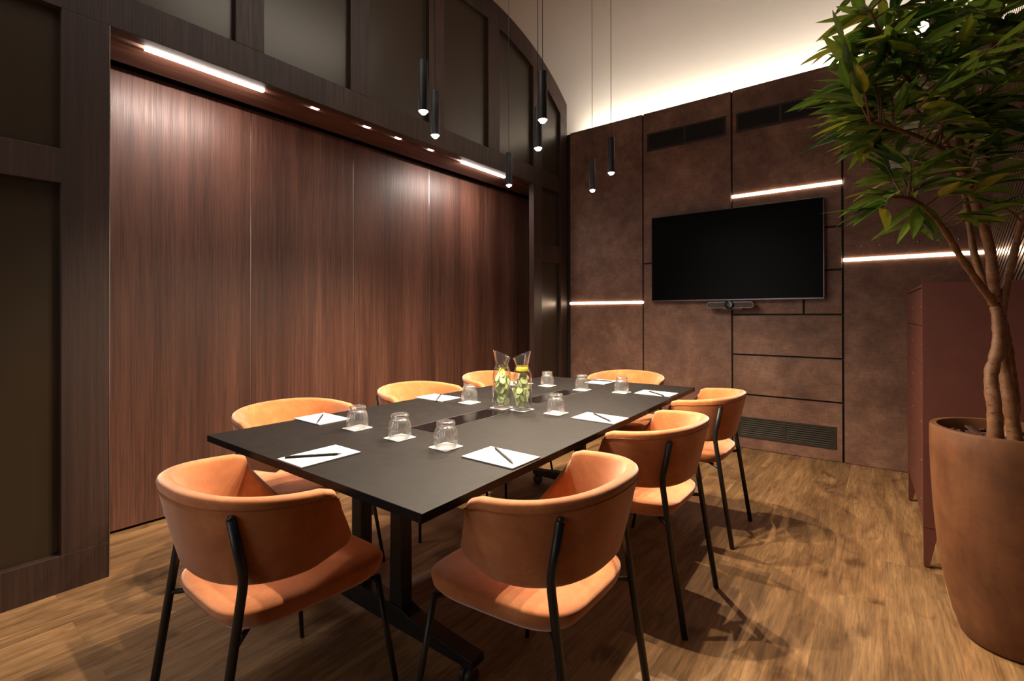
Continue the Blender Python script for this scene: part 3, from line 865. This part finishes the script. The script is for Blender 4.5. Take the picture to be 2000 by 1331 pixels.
for i, (x, y, r, lab) in enumerate(CH):
    o = ch0 if i == 0 else dup(ch0, (0, 0, 0), 0)
    o.location = (x, y, 0); o.rotation_euler = (0, 0, rad(r))
    tag(o, lab, 'chair', 'orange velvet armchairs around the table')

# ------------------------------------------------------------------ pendant lamps
PZ = 2.03
PEND = [(-1.494, 1.356, 'near left pendant, its light highest and leftmost in view'),
        (-1.652, 1.572, 'lower pendant right beside the leftmost one'),
        (-1.157, 1.729, 'upper pendant of the overlapping middle pair'),
        (-1.373, 2.010, 'lower pendant of the overlapping middle pair'),
        (-1.915, 2.470, 'pendant hanging in front of the far linear light'),
        (-1.552, 2.917, 'farthest pendant, hanging lowest in front of the brown wall'),
        (-1.272, 2.625, 'rightmost pendant, before the brown back wall')]
for i, (x, y, w) in enumerate(PEND):
    t = tag(empty('pendant_lamp', (x, y, PZ)), 'slim black cylinder ' + w, 'pendant lamp', 'black cylinder pendants over the table')
    bm = bmesh.new(); lathe(bm, [(.0150, .004), (.0205, 0), (.0205, .150), (.0190, .152), (.0190, .206), (.0175, .208), (0, .208)], 28)
    obj('shade', bm, M['matt_black'], t, autos=40)
    bm = bmesh.new(); tube(bm, [(0, 0, .208), (0, 0, arc_z(y) - PZ)], .0016, 6); obj('cable', bm, M['black_metal'], t)
    bm = bmesh.new(); lathe(bm, [(0, -.012), (.009, -.0105), (.0155, -.003), (.0162, .0002), (.0148, .0038), (0, .0038)], 20); obj('bulb', bm, M['bulb'], t, smooth=True)
    bm = bmesh.new(); lathe(bm, [(0, arc_z(y) - PZ - .02), (.03, arc_z(y) - PZ - .02), (.03, arc_z(y) - PZ), (0, arc_z(y) - PZ)], 20); obj('ceiling_rose', bm, M['matt_black'], t)
    d = bpy.data.lights.new('pendant_light', 'SPOT'); d.energy = PENDANT_W; d.color = (1, .80, .58); d.spot_size = rad(160); d.spot_blend = 1.0
    d.shadow_soft_size = .008
    lo = bpy.data.objects.new('pendant_light', d); COL.objects.link(lo); lo.parent = t; lo.location = (0, 0, -.018)

# ------------------------------------------------------------------ cabinet
cb = tag(empty('cabinet', (.143, 3.0, 0)), 'tall dark red metal cabinet on tapered legs behind the potted tree', 'cabinet')
cb.rotation_euler = (0, 0, rad(1.4))
W_, D_ = .41, 1.03        # x-depth, y-length
bm = bmesh.new(); box(bm, 0, W_, 0, .02, .19, 1.343); box(bm, 0.0, W_, D_ - .02, D_, .19, 1.343); box(bm, .018, W_, .0201, D_ - .0201, .19, .21)
box(bm, W_ - .02, W_, .0201, D_ - .0201, .2101, 1.325); box(bm, .004, W_ - .0001, .0201, D_ - .0201, 1.3255, 1.340)
obj('body', bm, M['cabinet'], cb, bev=.001)
zz = [.215, .40, .585, .77, .955, 1.14, 1.322]
for a, b in zip(zz, zz[1:]):
    for y0, y1 in ((.022, D_ / 2 - .0015), (D_ / 2 + .0015, D_ - .022)):
        bm = bmesh.new(); box(bm, .0005, .018, y0, y1, a, b - .004); dr = obj('drawer', bm, M['cabinet'], cb, bev=.001)
        bm = bmesh.new(); tube(bm, [(.0004, y0 + .03, (a + b) / 2), (-.004, y0 + .03, (a + b) / 2)], .004, 10); obj('lock', bm, M['chrome'], dr)
for lx, ly in ((.03, .03), (W_ - .03, .03), (.03, D_ - .03), (W_ - .03, D_ - .03)):
    bm = bmesh.new()
    sx = -1 if lx < .2 else 1; sy = -1 if ly < .5 else 1
    a, b = .028, .010
    top = [(lx - a, ly - a), (lx + a, ly - a), (lx + a, ly + a), (lx - a, ly + a)]
    cx, cy = lx + sx * .017, ly + sy * .017
    bot = [(cx - b, cy - b), (cx + b, cy - b), (cx + b, cy + b), (cx - b, cy + b)]
    vt = [bm.verts.new((p[0], p[1], .1895)) for p in top]; vb = [bm.verts.new((p[0], p[1], .006)) for p in bot]
    bm.faces.new(vt); bm.faces.new(vb[::-1])
    for k in range(4): bm.faces.new((vb[k], vb[(k + 1) % 4], vt[(k + 1) % 4], vt[k]))
    lg = obj('leg', bm, M['cabinet'], cb)
    bm = bmesh.new(); tube(bm, [(cx, cy, 0), (cx, cy, .0059)], .007, 10); obj('foot_pad', bm, M['black_metal'], lg)

# ------------------------------------------------------------------ potted tree
PX, PY = .360, 2.500
pt = tag(empty('potted_tree', (PX, PY, 0)), 'tall ornamental tree with long narrow leaves in a rust brown planter', 'plant')
PH = .775
bm = bmesh.new()
prof = [(0, .0), (.120, 0), (.134, .010), (.158, .08), (.180, .18), (.200, .32), (.212, .46), (.219, .60), (.222, .70), (.222, .765), (.219, PH), (.200, PH), (.197, .765), (.197, .70), (0, .70)]
lathe(bm, prof, 72); obj('planter', bm, M['terracotta'], pt, autos=50)
bm = bmesh.new()
rnd = random.Random(3)
for k in range(150):
    a = rnd.uniform(0, 6.28); r = .185 * math.sqrt(rnd.random()); s = rnd.uniform(.012, .03)
    b2 = bmesh.new(); box(b2, -s, s, -s * .35, s * .35, -.003, .003)
    bmesh.ops.transform(b2, matrix=Matrix.Translation((r * math.cos(a) * .95, r * math.sin(a) * .95, .722 + rnd.uniform(0, .02))) @ Matrix.Rotation(rnd.uniform(0, 6), 4, 'Z') @ Matrix.Rotation(rnd.uniform(-.5, .5), 4, 'Y') @ Matrix.Rotation(rnd.uniform(-.5, .5), 4, 'X'), verts=b2.verts)
    me = bpy.data.meshes.new('t'); b2.to_mesh(me); b2.free(); bm.from_mesh(me); bpy.data.meshes.remove(me)
lathe(bm, [(0, .728), (.10, .726), (.194, .716)], 24)
sc = obj('bark_chips', bm, M['soil'], pt); sc['kind'] = 'stuff'

BR = {
    'T1': [(0.309, 2.381, 0.737), (0.306, 2.377, 0.862), (0.300, 2.397, 0.976), (0.325, 2.442, 1.075), (0.327, 2.468, 1.175), (0.324, 2.478, 1.222)],
    'T2': [(0.375, 2.482, 0.726), (0.359, 2.481, 0.871), (0.348, 2.498, 0.998), (0.341, 2.479, 1.092), (0.334, 2.486, 1.184), (0.326, 2.492, 1.231)],
    'T3': [(0.366, 2.576, 0.708), (0.385, 2.590, 0.838), (0.374, 2.555, 0.956), (0.364, 2.547, 1.051), (0.350, 2.523, 1.147), (0.333, 2.498, 1.222)],
    'B1': [(0.324, 2.478, 1.222), (0.303, 2.449, 1.259), (0.261, 2.391, 1.323), (0.209, 2.314, 1.411), (0.168, 2.244, 1.487), (0.123, 2.159, 1.541), (0.073, 2.070, 1.575), (0.013, 1.961, 1.571)],
    'B2': [(0.318, 2.486, 1.231), (0.300, 2.497, 1.298), (0.273, 2.501, 1.405), (0.258, 2.514, 1.533), (0.244, 2.528, 1.674), (0.213, 2.529, 1.818), (0.144, 2.500, 1.945), (0.057, 2.433, 2.046)],
    'B3': [(0.324, 2.478, 1.241), (0.315, 2.458, 1.315), (0.302, 2.435, 1.443), (0.266, 2.394, 1.580), (0.233, 2.368, 1.717), (0.209, 2.349, 1.864), (0.176, 2.323, 2.029), (0.152, 2.304, 2.158), (0.132, 2.263, 2.274), (0.109, 2.220, 2.405)],
    'B4': [(0.339, 2.489, 1.194), (0.348, 2.483, 1.277), (0.363, 2.469, 1.368), (0.378, 2.443, 1.482), (0.396, 2.393, 1.588), (0.414, 2.356, 1.732), (0.423, 2.337, 1.895)],
    'B5': [(0.233, 2.368, 1.717), (0.252, 2.357, 1.820), (0.282, 2.329, 1.930), (0.296, 2.289, 2.051), (0.303, 2.244, 2.199)],
    'B6': [(0.212, 2.351, 1.846), (0.136, 2.243, 1.939), (0.064, 2.136, 2.009), (0.008, 2.043, 2.092), (-0.032, 1.987, 2.199)],
    'B7': [(0.244, 2.528, 1.674), (0.294, 2.616, 1.805), (0.319, 2.698, 1.965), (0.319, 2.760, 2.153)],
    'B8': [(0.240, 2.374, 1.690), (0.176, 2.249, 1.753), (0.102, 2.116, 1.784), (0.027, 2.008, 1.803), (-0.032, 1.925, 1.808)],
}
ENDS = [(-0.045, 1.854, 1.528), (-0.007, 1.983, 1.595), (0.059, 2.034, 1.487), (0.084, 2.015, 1.612), (0.027, 2.034, 1.651), (-0.007, 2.084, 1.694), (-0.033, 1.988, 1.727), (0.045, 1.985, 1.694), (-0.060, 1.967, 1.794), (-0.097, 2.014, 1.869), (-0.100, 1.936, 1.896), (-0.032, 1.925, 1.874), (-0.086, 1.946, 1.963), (-0.114, 1.950, 2.058), (-0.099, 1.936, 2.132), (-0.112, 1.925, 2.200), (-0.031, 1.925, 2.005), (-0.005, 1.945, 2.103), (0.049, 2.049, 2.199), (0.099, 2.024, 2.102), (0.062, 2.059, 2.047), (0.045, 1.921, 1.868), (0.111, 2.035, 1.906), (0.145, 1.998, 1.804), (0.132, 1.989, 1.694), (0.175, 2.085, 1.612), (0.121, 2.232, 1.867), (0.169, 2.141, 2.182), (0.196, 2.036, 2.026), (0.221, 2.056, 1.931), (0.238, 2.005, 2.044), (0.286, 2.043, 1.983), (0.322, 2.132, 2.104), (0.359, 2.161, 1.978), (0.296, 2.113, 1.867), (0.266, 2.154, 1.808), (0.346, 2.152, 1.820), (0.383, 2.181, 1.756), (0.318, 2.194, 1.742), (0.301, 2.244, 1.675), (0.333, 2.143, 1.630), (0.383, 2.181, 1.566), (0.283, 2.293, 1.743), (0.318, 2.283, 1.562), (0.266, 2.466, 2.286), (0.216, 2.555, 2.166), (0.124, 2.547, 2.171), (0.090, 2.522, 1.965), (0.294, 2.741, 2.069), (0.352, 2.722, 2.170), (-0.037, 2.236, 2.059), (-0.052, 2.225, 1.888), (0.023, 2.346, 1.848), (-0.064, 2.151, 2.275), (0.022, 2.028, 2.284), (0.143, 2.120, 2.317), (0.263, 2.213, 2.300), (0.335, 2.142, 2.231), (-0.006, 2.259, 2.172), (0.422, 2.209, 2.120), (0.447, 2.229, 1.883), (0.194, 2.163, 1.524), (0.113, 2.352, 1.735), (0.188, 2.598, 1.903)]

LOC = Vector((PX, PY, 0))
RAD = {'T1': (.021, .016), 'T2': (.020, .015), 'T3': (.019, .014), 'B1': (.0135, .005), 'B2': (.013, .005), 'B3': (.017, .006), 'B4': (.014, .006), 'B5': (.008, .004), 'B6': (.008, .004), 'B7': (.008, .004), 'B8': (.008, .004)}
nodes = []
rnd = random.Random(11)
def lim(v):
    if v.x + PX > .555: v.x = .555 - PX - rnd.uniform(0, .03)
    return v
for key, pts in BR.items():
    pth = smooth_path([lim(Vector(p) - LOC) for p in pts], 6)
    if key[0] == 'T': pth[0].z = .715
    bm = bmesh.new(); a, b = RAD[key]
    rr = [(a + (b - a) * i / (len(pth) - 1)) * (1 + rnd.uniform(-.08, .15)) for i in range(len(pth))]
    tube(bm, pth, rr, 14)
    obj('trunk' if key[0] == 'T' else 'branch', bm, M['bark'], pt, smooth=True)
    if key[0] == 'B': nodes += [(p, r) for p, r in list(zip(pth, rr))[len(pth) // 3:]]
tw = bmesh.new()
lv = bmesh.new(); tone = lv.verts.layers.float.new('tone')
def leaf(base, d, up, L, Wd, droop, tn):
    d = d.normalized(); side = d.cross(up)
    if side.length < 1e-3: side = d.orthogonal()
    side.normalize(); n = side.cross(d).normalized()
    K = 8; rows = []
    p = base.copy(); cur = d.copy()
    for i in range(K + 1):
        t = i / K
        w = Wd * (math.sin(math.pi * min(1, t * .98 + .02) ** .8)) ** .85 * (1 - .15 * t)
        if i == K: w = .0004
        if i == 0: w = .0012
        c = cur.normalized(); nn = side.cross(c).normalized()
        row = [lv.verts.new(p + side * s_ * w * .5 + nn * (abs(s_) * w * .16)) for s_ in (-1, -.5, 0, .5, 1)]
        for v in row: v[tone] = tn
        row[2][tone] = min(1, tn + .12)
        rows.append(row)
        p = p + c * (L / K)
        cur = cur + Vector((0, 0, -droop / K))
    for a, b in zip(rows, rows[1:]):
        for k in range(4): lv.faces.new((a[k], a[k + 1], b[k + 1], b[k]))
extra = []
for k in range(60):
    c0 = Vector(rnd.choice(ENDS)); extra.append(tuple(c0 + Vector((rnd.gauss(0, .09), rnd.gauss(0, .09), rnd.gauss(0, .10)))))
for e in ENDS + [q for q in extra if q[2] > 1.75]:
    e = Vector(e) - LOC
    ctr = Vector((-.12, -.10, e.z)); e = lim(e.lerp(ctr, .13))
    base, br = min(nodes, key=lambda q: (q[0] - e).length + max(0, q[0].z - e.z + .05) * .8)
    mid = base.lerp(e, .5) + Vector((rnd.uniform(-.02, .02), rnd.uniform(-.02, .02), rnd.uniform(.0, .04)))
    pth = smooth_path([base, mid, e], 6)
    tube(tw, pth, [.0036 - .0024 * i / (len(pth) - 1) for i in range(len(pth))], 6)
    dirv = (e - mid).normalized()
    hor = Vector((dirv.x, dirv.y, dirv.z * .4)).normalized()
    nl = rnd.randint(7, 9)
    for k in range(nl):
        t = .25 + .75 * (k + .5) / nl
        q = pth[min(int(t * (len(pth) - 1)), len(pth) - 2)].lerp(pth[min(int(t * (len(pth) - 1)) + 1, len(pth) - 1)], t * (len(pth) - 1) % 1)
        sd = 1 if k % 2 else -1
        lat = hor.cross(Vector((0, 0, 1))).normalized() * sd
        sp = rnd.uniform(.2, 1.5)
        d = hor + lat * sp + Vector((rnd.uniform(-.3, .3), rnd.uniform(-.3, .3), rnd.uniform(-.42, .38)))
        L = rnd.uniform(.105, .180); Wd = L * rnd.uniform(.20, .26)
        tip = q + d.normalized() * L
        if tip.x + PX > .570: d.x -= 1.4
        tn = min(1, max(0, rnd.gauss(.45, .24)))
        leaf(q, d, Vector((rnd.uniform(-.6, .6), rnd.uniform(-.6, .6), 1)), L, Wd, rnd.uniform(-.3, .7), tn)
for v in lv.verts:
    if v.co.x + PX > .582: v.co.x = .582 - PX
for v in tw.verts:
    if v.co.x + PX > .582: v.co.x = .582 - PX
obj('twigs', tw, M['bark'], pt, smooth=True)['kind'] = 'stuff'
me = bpy.data.meshes.new('foliage'); lv.to_mesh(me); lv.free()
fo = link('foliage', me, M['leaf'], pt, True); fo['kind'] = 'stuff'
